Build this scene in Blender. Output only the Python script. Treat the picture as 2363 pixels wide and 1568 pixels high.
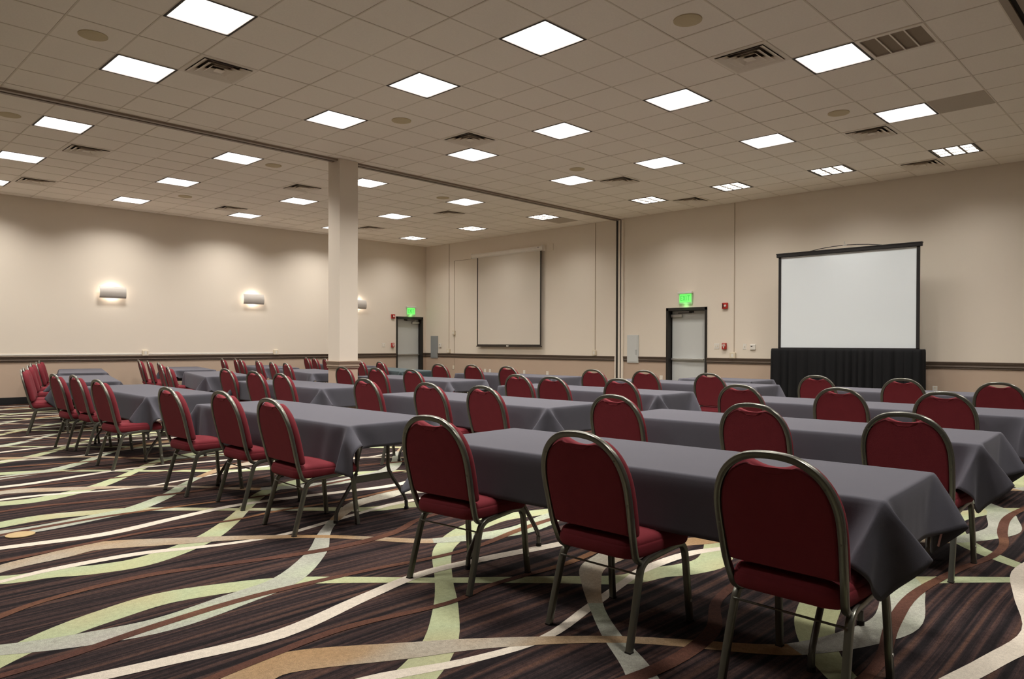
import bpy, bmesh, math, random
import numpy as np
from mathutils import Vector, Matrix

for o in list(bpy.data.objects): bpy.data.objects.remove(o)
SC = bpy.context.scene
COL = SC.collection
random.seed(7)
PI = math.pi
T = .6096          # ceiling tile module (2 ft)
CH = 4.1925        # ceiling height
# room coordinates: a = distance from the screen wall, b = distance from the sconce wall; world x = -a, y = -b

# ------------------------------------------------------------------ camera
cd = bpy.data.cameras.new('camera'); cam = bpy.data.objects.new('camera', cd); COL.objects.link(cam)
rt = Vector((0.6982539, -0.7158444, 0.0028808)); up = Vector((0.0043344, 0.0082520, 0.9999566)); fw = Vector((0.7158371, 0.6982111, -0.0088647))
M = Matrix((rt, up, -fw)).transposed().to_4x4(); M.translation = Vector((-13.9647, -17.2917, 1.2474))
cam.matrix_world = M
cd.sensor_fit = 'HORIZONTAL'; cd.sensor_width = 36; cd.lens = 25.4036; cd.shift_y = 0.01061
cd.clip_start = .05; cd.clip_end = 100
SC.camera = cam
SC.view_settings.view_transform = 'Standard'; SC.view_settings.look = 'None'
SC.view_settings.gamma = 1; SC.view_settings.use_curve_mapping = False
SC.view_settings.exposure = 0.65
SC.cycles.max_bounces = 14; SC.cycles.diffuse_bounces = 9; SC.cycles.transparent_max_bounces = 12
w = bpy.data.worlds.new('world'); w.use_nodes = True
w.node_tree.nodes['Background'].inputs[0].default_value = (.9, .85, .8, 1)
w.node_tree.nodes['Background'].inputs[1].default_value = .02
SC.world = w
LAMP_W = 31.0       # watts of each ceiling panel
LAMP_SPREAD = 2.35
LENS_E = .62       # glow of the panel's lens
SCONCE_W = 1.7
# the area lamps themselves sit in each ceiling panel (make_light)

# ------------------------------------------------------------------ materials
MATS = {}
def mat(name, col, rough=.6, metal=0, spec=.4, emit=None, es=0, sheen=0, bump=None, vary=None, coat=0):
    """procedural principled material; bump=(scale, strength), vary=(scale, amount)"""
    m = bpy.data.materials.new(name); m.use_nodes = True
    nt = m.node_tree; b = nt.nodes['Principled BSDF']
    b.inputs['Base Color'].default_value = (*col, 1); b.inputs['Roughness'].default_value = rough
    b.inputs['Metallic'].default_value = metal; b.inputs['Specular IOR Level'].default_value = spec
    if coat: b.inputs['Coat Weight'].default_value = coat
    if sheen:
        b.inputs['Sheen Weight'].default_value = sheen; b.inputs['Sheen Roughness'].default_value = .5
        b.inputs['Sheen Tint'].default_value = (*[min(1, c*1.5+.1) for c in col], 1)
    if emit:
        b.inputs['Emission Color'].default_value = (*emit, 1); b.inputs['Emission Strength'].default_value = es
    tc = nt.nodes.new('ShaderNodeTexCoord')
    if vary:
        n = nt.nodes.new('ShaderNodeTexNoise'); n.inputs['Scale'].default_value = vary[0]; n.inputs['Detail'].default_value = 4
        nt.links.new(tc.outputs['Object'], n.inputs['Vector'])
        r = nt.nodes.new('ShaderNodeMapRange'); r.inputs['To Min'].default_value = 1-vary[1]; r.inputs['To Max'].default_value = 1+vary[1]
        nt.links.new(n.outputs['Fac'], r.inputs['Value'])
        mx = nt.nodes.new('ShaderNodeVectorMath'); mx.operation = 'SCALE'; mx.inputs[0].default_value = col
        nt.links.new(r.outputs['Result'], mx.inputs['Scale']); nt.links.new(mx.outputs['Vector'], b.inputs['Base Color'])
    if bump:
        n = nt.nodes.new('ShaderNodeTexNoise'); n.inputs['Scale'].default_value = bump[0]; n.inputs['Detail'].default_value = 3
        nt.links.new(tc.outputs['Object'], n.inputs['Vector'])
        bp = nt.nodes.new('ShaderNodeBump'); bp.inputs['Strength'].default_value = bump[1]; bp.inputs['Distance'].default_value = .003
        nt.links.new(n.outputs['Fac'], bp.inputs['Height']); nt.links.new(bp.outputs['Normal'], b.inputs['Normal'])
    MATS[name] = m
    return m

def carpet(name, cols, stretch=None, grain=.35, wav=.0):
    """loop-pile carpet; cols = colour stops blended by noise; stretch=(sx,sy) gives the streaks"""
    m = bpy.data.materials.new(name); m.use_nodes = True; nt = m.node_tree; N = nt.nodes; L = nt.links
    b = N['Principled BSDF']; b.inputs['Roughness'].default_value = .95; b.inputs['Specular IOR Level'].default_value = .1
    tc = N.new('ShaderNodeTexCoord'); mp = N.new('ShaderNodeMapping')
    mp.inputs['Scale'].default_value = (stretch[0], stretch[1], 1) if stretch else (.9, 1.1, 1)
    src = tc.outputs['Object']
    if wav:
        # bend the streaks a little from side to side
        sp = N.new('ShaderNodeSeparateXYZ'); L.new(src, sp.inputs[0])
        s = N.new('ShaderNodeMath'); s.operation = 'MULTIPLY'; s.inputs[1].default_value = 2*PI/2.3; L.new(sp.outputs['X'], s.inputs[0])
        sn = N.new('ShaderNodeMath'); sn.operation = 'SINE'; L.new(s.outputs[0], sn.inputs[0])
        ml = N.new('ShaderNodeMath'); ml.operation = 'MULTIPLY'; ml.inputs[1].default_value = wav; L.new(sn.outputs[0], ml.inputs[0])
        ad = N.new('ShaderNodeMath'); ad.operation = 'ADD'; L.new(sp.outputs['Y'], ad.inputs[0]); L.new(ml.outputs[0], ad.inputs[1])
        cb = N.new('ShaderNodeCombineXYZ'); L.new(sp.outputs['X'], cb.inputs[0]); L.new(ad.outputs[0], cb.inputs[1]); src = cb.outputs[0]
    L.new(src, mp.inputs['Vector'])
    n = N.new('ShaderNodeTexNoise'); n.inputs['Scale'].default_value = 1; n.inputs['Detail'].default_value = 5 if stretch else 2; n.inputs['Roughness'].default_value = .6
    L.new(mp.outputs[0], n.inputs['Vector'])
    rp = N.new('ShaderNodeValToRGB'); L.new(n.outputs['Fac'], rp.inputs[0])
    cr = rp.color_ramp
    for i, (p, c) in enumerate(cols):
        e = cr.elements[i] if i < 2 else cr.elements.new(p)
        e.position = p; e.color = (*c, 1)
    g = N.new('ShaderNodeTexNoise'); g.inputs['Scale'].default_value = 260; g.inputs['Detail'].default_value = 2; L.new(tc.outputs['Object'], g.inputs['Vector'])
    g2 = N.new('ShaderNodeTexNoise'); g2.inputs['Scale'].default_value = 45; g2.inputs['Detail'].default_value = 3; L.new(tc.outputs['Object'], g2.inputs['Vector'])
    gm = N.new('ShaderNodeMath'); gm.operation = 'MULTIPLY_ADD'; gm.inputs[1].default_value = .6; L.new(g2.outputs['Fac'], gm.inputs[0]); L.new(g.outputs['Fac'], gm.inputs[2])
    mr = N.new('ShaderNodeMapRange'); mr.inputs['From Min'].default_value = .5; mr.inputs['From Max'].default_value = 1.1
    mr.inputs['To Min'].default_value = 1-grain; mr.inputs['To Max'].default_value = 1+grain; L.new(gm.outputs[0], mr.inputs['Value'])
    sc = N.new('ShaderNodeVectorMath'); sc.operation = 'SCALE'; L.new(rp.outputs['Color'], sc.inputs[0]); L.new(mr.outputs['Result'], sc.inputs['Scale'])
    L.new(sc.outputs['Vector'], b.inputs['Base Color'])
    bp = N.new('ShaderNodeBump'); bp.inputs['Strength'].default_value = .6; bp.inputs['Distance'].default_value = .004
    L.new(g.outputs['Fac'], bp.inputs['Height']); L.new(bp.outputs['Normal'], b.inputs['Normal'])
    return m

M_BASE = carpet('carpet_brown_streaks', [(.38, (.009, .007, .008)), (.455, (.015, .011, .012)), (.50, (.028, .018, .018)), (.56, (.048, .028, .025)), (.66, (.080, .042, .030))], (.30, 23.), .6, .012)
M_GREEN = carpet('carpet_sage', [(.35, (.38, .39, .22)), (.5, (.35, .39, .24)), (.62, (.38, .36, .21)), (.75, (.43, .44, .34))], None, .22)
M_TAN = carpet('carpet_tan_grey', [(.34, (.30, .18, .085)), (.46, (.32, .22, .13)), (.58, (.34, .30, .24)), (.7, (.40, .38, .31))], None, .3)
M_GREY = carpet('carpet_silver_grey', [(.36, (.34, .33, .29)), (.5, (.33, .34, .28)), (.62, (.36, .40, .28)), (.7, (.42, .41, .37))], None, .3)
M_WHITE = carpet('carpet_ivory', [(.3, (.52, .46, .39)), (.7, (.62, .56, .47))], None, .2)
M_RUST = carpet('carpet_rust', [(.35, (.075, .034, .026)), (.55, (.10, .045, .03)), (.72, (.20, .10, .05))], None, .35)

M_WALL = mat('cream_wall_paint', (.75, .675, .58), .85, spec=.15, bump=(220, .08), vary=(.5, .02))
M_WAIN = mat('tan_wainscot', (.50, .385, .30), .85, spec=.15, bump=(220, .08), vary=(.6, .012))
M_RAIL = mat('brown_rail_paint', (.105, .074, .054), .55, spec=.4)
M_BASEB = mat('black_rubber_base', (.012, .012, .013), .5)
M_CEIL = mat('ceiling_tile', (.93, .86, .775), .95, spec=.1, bump=(90, .5), vary=(60, .05))
M_TBAR = mat('ceiling_grid_paint', (.74, .66, .56), .6)
M_DARK = mat('dark_void', (.02, .016, .013), .9)
M_TRACK = mat('track_metal', (.30, .24, .19), .5, .3)
M_METAL = mat('bronze_tube_steel', (.15, .148, .125), .30, .7, bump=(60, .06), vary=(25, .12))
M_STEEL = mat('grey_tube_steel', (.13, .125, .115), .4, .7, vary=(30, .1))
M_RED = mat('red_upholstery', (.165, .023, .031), .85, spec=.12, sheen=.08, bump=(420, .35), vary=(14, .10))
M_CLOTH = mat('charcoal_linen', (.074, .072, .088), .8, spec=.2, sheen=.28, bump=(500, .2), vary=(9, .05))
M_CLOTHT = mat('slate_teal_linen', (.045, .062, .068), .8, spec=.2, sheen=.15, bump=(500, .2), vary=(9, .05))
M_TOP = mat('laminate_top', (.25, .20, .15), .5)
M_WHITEP = mat('white_plastic', (.75, .72, .66), .4)
M_IVORY = mat('ivory_plastic', (.70, .62, .48), .5)
M_DOOR = mat('pale_grey_door', (.58, .595, .585), .5, vary=(.8, .02))
M_FRAME = mat('dark_bronze_frame', (.022, .019, .016), .5)
M_CHROME = mat('brushed_aluminium', (.52, .52, .50), .35, .8)
M_GREYP = mat('galvanised_grey', (.33, .345, .35), .5, .3, vary=(6, .05))
M_SCRW = mat('white_screen_fabric', (.74, .79, .82), .8, spec=.1)
M_SCRN = mat('matte_screen_fabric', (.66, .60, .52), .85, spec=.1)
M_BLACK = mat('black_border', (.014, .012, .012), .6)
M_BROWNB = mat('dark_brown_border', (.035, .026, .02), .6)
M_DRAPE = mat('black_drape', (.012, .012, .013), .9, spec=.1, sheen=.1, bump=(500, .15))
M_SCON = mat('satin_sconce_metal', (.56, .52, .48), .5, .15)
M_ALARM = mat('alarm_red', (.42, .022, .016), .45)
M_SPK = mat('speaker_grille', (.62, .52, .34), .8, bump=(700, .5))
M_VENT = mat('vent_enamel', (.84, .76, .66), .5)
M_CASE = mat('off_white_enamel', (.80, .76, .70), .45)
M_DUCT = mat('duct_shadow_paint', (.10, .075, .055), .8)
M_EXITG = mat('exit_green_panel', (.10, .4, .1), .4, emit=(.20, 1.0, .17), es=.52)
M_EXITL = mat('exit_letter_green', (.05, .5, .08), .4, emit=(.05, .50, .07), es=.38)
M_LENSG = mat('exit_lens', (.35, .5, .3), .3, emit=(.3, .75, .25), es=.16)
M_PINK = mat('care_label', (.5, .28, .28), .8)
M_TAN = M_TAN
M_FLOORBOX = mat('ochre_floor_lid', (.42, .30, .14), .6, vary=(30, .15))
M_LOUV = mat('louvre_aluminium', (.30, .28, .26), .4, .4)
M_REFL = mat('white_reflector', (.8, .78, .75), .5)

def lens_mat(name, strength, cells):
    """translucent lens: lets the tubes behind shine through and glows by itself; a quilted 3x3 pattern"""
    m = bpy.data.materials.new(name); m.use_nodes = True; nt = m.node_tree; N = nt.nodes; L = nt.links
    for n in list(N): N.remove(n)
    out = N.new('ShaderNodeOutputMaterial'); add = N.new('ShaderNodeAddShader'); tr = N.new('ShaderNodeBsdfTransparent'); em = N.new('ShaderNodeEmission')
    tr.inputs[0].default_value = (.93, .93, .93, 1)
    tc = N.new('ShaderNodeTexCoord'); wv = N.new('ShaderNodeTexNoise'); wv.inputs['Scale'].default_value = 9; wv.inputs['Detail'].default_value = 3
    L.new(tc.outputs['Object'], wv.inputs['Vector'])
    r = N.new('ShaderNodeMapRange'); r.inputs['From Min'].default_value = .3; r.inputs['From Max'].default_value = .7
    r.inputs['To Min'].default_value = strength*.80; r.inputs['To Max'].default_value = strength*1.15; L.new(wv.outputs['Fac'], r.inputs['Value'])
    em.inputs[0].default_value = (1, .985, .965, 1); L.new(r.outputs['Result'], em.inputs[1])
    L.new(tr.outputs[0], add.inputs[0]); L.new(em.outputs[0], add.inputs[1]); L.new(add.outputs[0], out.inputs[0])
    return m
M_LENS = lens_mat('light_lens', LENS_E, 3)
M_TUBE = mat('lamp_glow', (.9, .9, .88), .5, emit=(1, .98, .95), es=2.2)
M_BULB = mat('warm_bulb', (.9, .8, .7), .5, emit=(1, .90, .78), es=3.5)

# ------------------------------------------------------------------ helpers
def V3(a, b, z): return Vector((-a, -b, z))
class MB:
    """collects shapes for one mesh"""
    def __init__(s): s.bm = bmesh.new(); s.mi = 0
    def face(s, vs):
        f = s.bm.faces.new(vs); f.material_index = s.mi; return f
    def box(s, x0, x1, y0, y1, z0, z1, bev=0, mtx=None):
        r = bmesh.ops.create_cube(s.bm, size=1); vs = r['verts']
        for v in vs: v.co = Vector((x0+(v.co.x+.5)*(x1-x0), y0+(v.co.y+.5)*(y1-y0), z0+(v.co.z+.5)*(z1-z0)))
        fs = set(f for v in vs for f in v.link_faces)
        for f in fs: f.material_index = s.mi
        if bev:
            es = set(e for v in vs for e in v.link_edges)
            r2 = bmesh.ops.bevel(s.bm, geom=list(es), offset=bev, segments=2, affect='EDGES', profile=.5)
            for f in r2['faces']: f.material_index = s.mi
            vs = list(set(v for f in r2['faces'] for v in f.verts) | set(v for v in vs if v.is_valid))
        if mtx:
            for v in vs: v.co = mtx @ v.co
        return s
    def sweep(s, pts, sec, binormal=None, closed=False, caps=True):
        """sec = list of (n, b) offsets; planar curve with constant binormal, or free"""
        n = len(pts); pts = [Vector(p) for p in pts]; rings = []
        for i in range(n):
            t = (pts[(i+1) % n]-pts[i-1]) if closed else (pts[min(i+1, n-1)]-pts[max(i-1, 0)])
            t.normalize()
            B = Vector(binormal) if binormal else None
            if B is None:
                B = Vector((0, 0, 1)) if abs(t.z) < .95 else Vector((0, 1, 0)); B = (B-t*B.dot(t)).normalized()
            else: B = (B-t*B.dot(t)).normalized()
            Nn = B.cross(t).normalized()
            rings.append([s.bm.verts.new(pts[i]+Nn*p+B*q) for p, q in sec])
        k = len(sec)
        for i in range(n if closed else n-1):
            A, Bq = rings[i], rings[(i+1) % n]
            for j in range(k): s.face((A[j], A[(j+1) % k], Bq[(j+1) % k], Bq[j]))
        if caps and not closed:
            s.face(rings[0][::-1]); s.face(rings[-1])
        return s
    def tube(s, pts, r, seg=8, **k):
        return s.sweep(pts, [(r*math.cos(2*PI*i/seg), r*math.sin(2*PI*i/seg)) for i in range(seg)], **k)
    def cyl(s, c, r, h, seg=20, axis='z', r2=None):
        r2 = r if r2 is None else r2
        R = {'z': Matrix(), 'x': Matrix.Rotation(PI/2, 4, 'Y'), 'y': Matrix.Rotation(-PI/2, 4, 'X')}[axis]
        A = [s.bm.verts.new(Vector(c)+R@Vector((r*math.cos(2*PI*i/seg), r*math.sin(2*PI*i/seg), 0))) for i in range(seg)]
        B = [s.bm.verts.new(Vector(c)+R@Vector((r2*math.cos(2*PI*i/seg), r2*math.sin(2*PI*i/seg), h))) for i in range(seg)]
        for i in range(seg): s.face((A[i], A[(i+1) % seg], B[(i+1) % seg], B[i]))
        s.face(A[::-1]); s.face(B); return s
    def mesh(s, name, mats, smooth=False):
        bmesh.ops.recalc_face_normals(s.bm, faces=s.bm.faces)
        me = bpy.data.meshes.new(name); s.bm.to_mesh(me); s.bm.free()
        for m in (mats if isinstance(mats, (list, tuple)) else [mats]): me.materials.append(m)
        if smooth: me.shade_smooth()
        return me
    def obj(s, name, mats, parent=None, loc=None, smooth=False, angle=None):
        me = s.mesh(name, mats, smooth)
        if angle is not None:
            me.shade_smooth()
            me.set_sharp_from_angle(angle=angle)
        return link(name, me, parent, loc)
def link(name, me, parent=None, loc=None):
    o = bpy.data.objects.new(name, me); COL.objects.link(o)
    if parent: o.parent = parent
    if loc is not None: o.location = loc
    return o
def tag(o, label=None, cat=None, group=None, kind=None):
    for k, v in (('label', label), ('category', cat), ('group', group), ('kind', kind)):
        if v: o[k] = v
    return o
def thing(name, label, cat, loc=(0, 0, 0), rz=0, group=None):
    o = bpy.data.objects.new(name, None); COL.objects.link(o); o.empty_display_size = .1
    o.location = loc; o.rotation_euler = (0, 0, rz)
    return tag(o, label, cat, group)
def dup(root, loc, rz, label, group=None):
    r = root.copy(); COL.objects.link(r); r.location = loc; r.rotation_euler = (0, 0, rz); r['label'] = label
    if group: r['group'] = group
    for ch in list(root.children):
        c = ch.copy(); COL.objects.link(c); c.parent = r
        for g in ch.children:
            d = g.copy(); COL.objects.link(d); d.parent = c
    return r
def rsec(w, h, r=.004):
    """rounded rectangle section"""
    out = []
    for cx, cy, a0 in ((w/2-r, h/2-r, 0), (-w/2+r, h/2-r, PI/2), (-w/2+r, -h/2+r, PI), (w/2-r, -h/2+r, 1.5*PI)):
        for k in range(3): out.append((cx+r*math.cos(a0+k*PI/4), cy+r*math.sin(a0+k*PI/4)))
    return out
def catmull(pts, n=8, closed=False):
    P = [Vector(p) for p in pts]; out = []
    N = len(P)
    for i in range(N if closed else N-1):
        p0 = P[i-1] if (closed or i > 0) else P[0]*2-P[1]
        p1 = P[i]; p2 = P[(i+1) % N]
        p3 = P[(i+2) % N] if (closed or i+2 < N) else P[-1]*2-P[-2]
        for k in range(n):
            t = k/n
            out.append(.5*((2*p1)+(p2-p0)*t+(2*p0-5*p1+4*p2-p3)*t*t+(3*p1-p0-3*p2+p3)*t**3))
    if not closed: out.append(P[-1])
    return out
def struct(o): o['kind'] = 'structure'; return o

# ------------------------------------------------------------------ floor: patterned carpet
AMAX, BMAX = 20.2, 25.0
PB, PA = 2.31, 2.30
G_SNAKE = [(11.31, 10.34, .185), (11.36, 10.6, .18), (11.43, 10.8, .16), (11.54, 11.0, .135), (11.71, 11.2, .115), (12.07, 11.49, .095), (12.39, 11.75, .12), (12.71, 12.07, .155), (12.91, 12.46, .19),
           (12.89, 12.71, .185), (12.80, 12.9, .17), (12.74, 13.12, .15), (12.49, 13.37, .115), (12.07, 13.80, .085), (11.70, 14.16, .10), (11.49, 14.40, .13), (11.38, 14.66, .165)]
T_SNAKE = [(12.39, 10.27, .20), (12.44, 10.5, .18), (12.5, 10.77, .14), (12.67, 11.0, .10), (12.9, 11.25, .07), (13.14, 11.46, .085), (13.46, 11.7, .12), (13.79, 12.07, .16), (13.89, 12.4, .19),
           (13.96, 12.75, .19), (13.90, 13.04, .16), (13.79, 13.29, .12), (13.66, 13.34+.1, .10), (13.2, 13.76, .07), (12.84, 14.16, .10), (12.63, 14.48, .16)]
W1 = [(12.05, 10.6, .085), (11.96, 11.05, .085), (11.91, 11.5, .075), (12.0, 11.95, .085), (12.12, 12.45, .10)]
W2 = [(12.76, 10.8, .05), (12.86, 11.25, .055), (12.95, 11.68, .05), (12.88, 12.07, .055), (12.74, 12.45, .075), (12.72, 12.93-.05, .07)]
B1 = [(14.04, 11.25, .045), (13.96, 11.71, .045), (13.91, 12.29, .055), (13.96, 12.79, .06), (14.04, 13.2, .05)]
B2 = [(13.25, 10.75, .05), (13.43, 11.14, .07), (13.45, 11.64, .07), (13.3, 12.2, .06), (13.2, 12.57, .065)]
B3 = [(14.62, 11.35, .04), (14.66, 11.7, .04), (14.57, 12.2, .05), (14.60, 12.6, .05), (14.66, 13.1, .05)]
def snake_pts(base, per, a_lo, a_hi):
    pts = []; n0 = math.floor((a_lo-base[0][1])/per)-1; n1 = math.ceil((a_hi-base[0][1])/per)+1
    for k in range(n0, n1):
        for b_, a_, w_ in base: pts.append((b_, a_+k*per, w_))
    return [p for p in pts if a_lo-1.2 <= p[1] <= a_hi+1.2]
fl = MB(); fl.mi = 0
v = [fl.bm.verts.new(V3(a, b, 0)) for a, b in ((0, 0), (AMAX, 0), (AMAX, BMAX), (0, BMAX))]
fl.face(v)
def ribbon(base, per, z, mi, shifts, ashift=0):
    fl.mi = mi
    P = catmull(snake_pts([(b_, a_+ashift, w_) for b_, a_, w_ in base], per, 0, 15.5), 5)
    for k in shifts:
        prev = None
        for i, p in enumerate(P):
            q = P[min(i+1, len(P)-1)]-P[max(i-1, 0)]
            t = Vector((q.x, q.y)); t.normalize(); n = Vector((-t.y, t.x))*p.z*.5
            c = Vector((p.x+k*PB, p.y))
            l, r = c+n, c-n
            if min(l.y, r.y) < .02 or max(l.y, r.y) > 15.6 or min(l.x, r.x) < .02 or max(l.x, r.x) > 19: prev = None; continue
            cur = (fl.bm.verts.new(V3(l.y, l.x, z)), fl.bm.verts.new(V3(r.y, r.x, z)))
            if mi == 2: fl.mi = 5 if .95 < (p.y-10.27-ashift) % 4.6 < 3.1 else 2
            if prev: fl.face((prev[0], prev[1], cur[1], cur[0]))
            prev = cur
KS = range(-6, 3)
ribbon(G_SNAKE, 2*PA, .0004, 1, KS); ribbon(G_SNAKE, 2*PA, .0007, 1, KS, PA)
ribbon(W2, PA, .0010, 3, KS)
ribbon(T_SNAKE, 2*PA, .0013, 2, KS); ribbon(T_SNAKE, 2*PA, .0016, 2, KS, PA)
ribbon(W1, PA, .0019, 3, KS)
ribbon(B1, PA, .0022, 4, KS); ribbon(B2, PA, .0025, 4, KS); ribbon(B3, PA, .0028, 4, KS)
for f in fl.bm.faces:
    if f.normal.z < 0: f.normal_flip()
me = bpy.data.meshes.new('floor'); fl.bm.normal_update()
for f in fl.bm.faces:
    if f.normal.z < 0: f.normal_flip()
fl.bm.to_mesh(me); fl.bm.free()
for m in (M_BASE, M_GREEN, M_TAN, M_WHITE, M_RUST, M_GREY): me.materials.append(m)
struct(link('floor', me))

# ------------------------------------------------------------------ walls, with door openings
def abox(mb, a0, a1, b0, b1, z0, z1, bev=0): mb.box(-a1, -a0, -b1, -b0, z0, z1, bev)
RAIL0, RAIL1 = .845, .965
TH = .30
def wall(name, plane, lo, hi, openings):
    mb = MB()
    segs = []; cur = lo
    for o0, o1, oh in openings:
        segs.append((cur, o0, 0)); segs.append((o0, o1, oh)); cur = o1
    segs.append((cur, hi, 0))
    for s0, s1, oh in segs:
        for z0, z1, mi in ((0, .9, 1), (.9, CH+.3, 0)):
            z0 = max(z0, oh)
            if z0 >= z1: continue
            mb.mi = mi
            if plane == 'a0': abox(mb, -TH, 0, s0, s1, z0, z1)
            elif plane == 'b0': abox(mb, s0, s1, -TH, 0, z0, z1)
            elif plane == 'a1': abox(mb, AMAX, AMAX+TH, s0, s1, z0, z1)
            else: abox(mb, s0, s1, BMAX, BMAX+TH, z0, z1)
    return struct(mb.obj(name, [M_WALL, M_WAIN]))
RD = (8.52, 9.46, 2.02); LD = (.155, 1.09, 2.015)
wall('wall_right', 'a0', -TH, BMAX+TH, [RD])
wall('wall_left', 'b0', 0, AMAX+TH, [LD])
wall('wall_back', 'a1', 0, BMAX, [])
wall('wall_near', 'b1', 0, AMAX+TH, [])

PROF = [(0, .845), (.012, .845), (.016, .853), (.010, .862), (.020, .872), (.024, .885), (.018, .897), (.018, .918), (.026, .928), (.026, .944), (.034, .950), (.034, .960), (.022, .966), (0, .966)]
def rail_run(mb, plane, s0, s1):
    A, B = [], []
    for d, z in PROF:
        if plane == 'a0': A.append(V3(d, s0, z)); B.append(V3(d, s1, z))
        elif plane == 'b0': A.append(V3(s0, d, z)); B.append(V3(s1, d, z))
    A = [mb.bm.verts.new(p) for p in A]; B = [mb.bm.verts.new(p) for p in B]
    for i in range(len(A)-1): mb.face((A[i], A[i+1], B[i+1], B[i]))
    mb.face(A); mb.face(B[::-1])
mb = MB()
for s0, s1 in ((.0, .25), (.577, 7.09), (7.33, 7.44), (7.755, 8.486), (9.492, BMAX)): rail_run(mb, 'a0', s0, s1)
struct(mb.obj('trim_1', M_RAIL))
mb = MB(); rail_run(mb, 'b0', 0.0, .12); rail_run(mb, 'b0', 1.125, AMAX); struct(mb.obj('trim_2', M_RAIL))
mb = MB()
for s0, s1 in ((0, 7.09), (7.33, 8.486), (9.492, BMAX)): abox(mb, 0, .012, s0, s1, 0, .145, .003)
struct(mb.obj('baseboard_right', M_BASEB))
mb = MB()
for s0, s1 in ((0, .12), (1.125, AMAX)): abox(mb, s0, s1, 0, .012, 0, .145, .003)
struct(mb.obj('baseboard_left', M_BASEB))

# ------------------------------------------------------------------ doors
def door(n, plane, o0, o1, top):
    """o0..o1 opening; hinge side on the left as seen; slab set back in the opening"""
    root = bpy.data.objects.new(f'door_{n}', None); COL.objects.link(root); struct(root)
    L = o1-o0
    # local frame: u along wall (towards the viewer's right), d = depth (+ = into the room), z
    if plane == 'a0':
        f = lambda mb, u0, u1, d0, d1, z0, z1, bev=0: abox(mb, d0, d1, o0+u0, o0+u1, z0, z1, bev)
    else:
        f = lambda mb, u0, u1, d0, d1, z0, z1, bev=0: abox(mb, o1-u1, o1-u0, d0, d1, z0, z1, bev)
    SB = -.13
    mb = MB()
    f(mb, -.035, .02, -.2, .015, 0, top+.035, .002); f(mb, L-.02, L+.035, -.2, .015, 0, top+.035, .002); f(mb, -.035, L+.035, -.2, .015, top-.03, top+.036, .002)
    f(mb, .02, .04, -.2, SB, 0, top-.03); f(mb, L-.04, L-.02, -.2, SB, 0, top-.03)
    mb.obj('door_frame', M_FRAME, root)
    mb = MB(); f(mb, .022, L-.022, SB-.05, SB, .01, top-.034, .002); sl = mb.obj('door_slab', M_DOOR, root)
    hinge_left = plane == 'a0'
    g = (lambda u0, u1: (u0, u1)) if hinge_left else (lambda u0, u1: (L-u1, L-u0))
    mb = MB(); u = g(.03, .31); f(mb, *u, SB, SB+.055, top-.17, top-.105, .008); mb.obj('door_closer', M_CHROME, root)
    mb = MB(); u = g(.2, .55); f(mb, *u, SB+.02, SB+.035, top-.085, top-.07, .003); u = g(.47, .58); f(mb, *u, SB, SB+.02, top-.075, top-.04, .003); mb.obj('closer_arm', M_FRAME, root)
    mb = MB(); f(mb, .04, L-.04, SB, SB+.05, .895, .945, .01); pb = mb.obj('push_bar', M_CHROME, root)
    mb = MB(); u = g(.38, L-.09); f(mb, *u, SB+.045, SB+.065, .898, .942, .008); mb.obj('push_pad', M_CHROME, pb)
    mb = MB(); u = g(L-.075, L-.03); f(mb, *u, SB, SB+.06, .86, 1.0, .008); mb.obj('latch_case', M_CHROME, pb)
    # what closes the opening behind the slab
    mb = MB(); f(mb, 0, L, -.29, -.25, 0, top); mb.obj('door_backing', M_DARK, root)
    for o in root.children_recursive: o['kind'] = 'structure'
door(1, 'a0', *RD); door(2, 'b0', *LD)

# ------------------------------------------------------------------ ceiling: lay-in tiles in a grid
A_OFF = 23.856*T
def aline(i): return A_OFF-i*T
LAT_NEAR = 29.184*T
b_near = sorted(LAT_NEAR-k*T for k in range(60) if 7.24 < LAT_NEAR-k*T < 15.93)
b_far = [.2902+k*T for k in range(12) if .2902+k*T < 7.06]
b_last = [16.12+.30+k*T for k in range(40) if 16.12+.30+k*T < BMAX-.05]
zones = [([0]+b_far+[7.06]), ([7.24]+b_near+[15.93]), ([16.12]+b_last+[BMAX])]
a_lines = sorted([aline(i) for i in range(-40, 24) if .02 < aline(i) < AMAX-.02]); a_lines = [0]+a_lines+[AMAX]
holes = []   # (a, b) centres of tiles replaced by fixtures
LIGHTS, VENTS, GRILLES = [], [], []
def ta(i): return A_OFF-(i+.5)*T
def tb(j): return LAT_NEAR-(j+.5)*T
FB = [.595+T*.5-.3048+.305+k for k in (0,)]
for i in (21, 17, 13, 9, 5, 1):
    for j, b in ((14, tb(14)), (11, tb(11)), (8, tb(8)), (5, tb(5))):
        if i > 1 or j in (14, 8): LIGHTS.append((ta(i), b, 'near', i, j))
    for k in (1, 5, 9): LIGHTS.append((ta(i), .2902+(k+.5)*T, 'far', i, k))
    if i > 1: LIGHTS.append((ta(i), b_last[1]+.5*T, 'last', i, 1))
for i, b in ((6, tb(13)), (12, tb(6)), (12, tb(13)), (18, tb(6)), (18, tb(13)), (22, tb(6)), (22, tb(13)), (0, tb(6)), (0, tb(13)),
             (6, .2902+7.5*T), (6, .2902+2.5*T), (12, .2902+7.5*T), (12, .2902+2.5*T), (18, .2902+2.5*T), (18, .2902+7.5*T)):
    VENTS.append((ta(i), b))
GRILLES = [(ta(13), tb(4), 'slat'), (ta(17), tb(4), 'plain'), (ta(22), .2902+9.5*T, 'plain')]
for x in LIGHTS: holes.append((x[0], x[1]))
for x in VENTS: holes.append(x)
for x in GRILLES: holes.append(x[:2])
cm = MB()
hs = set((round(a, 1), round(b, 1)) for a, b in holes)
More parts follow.
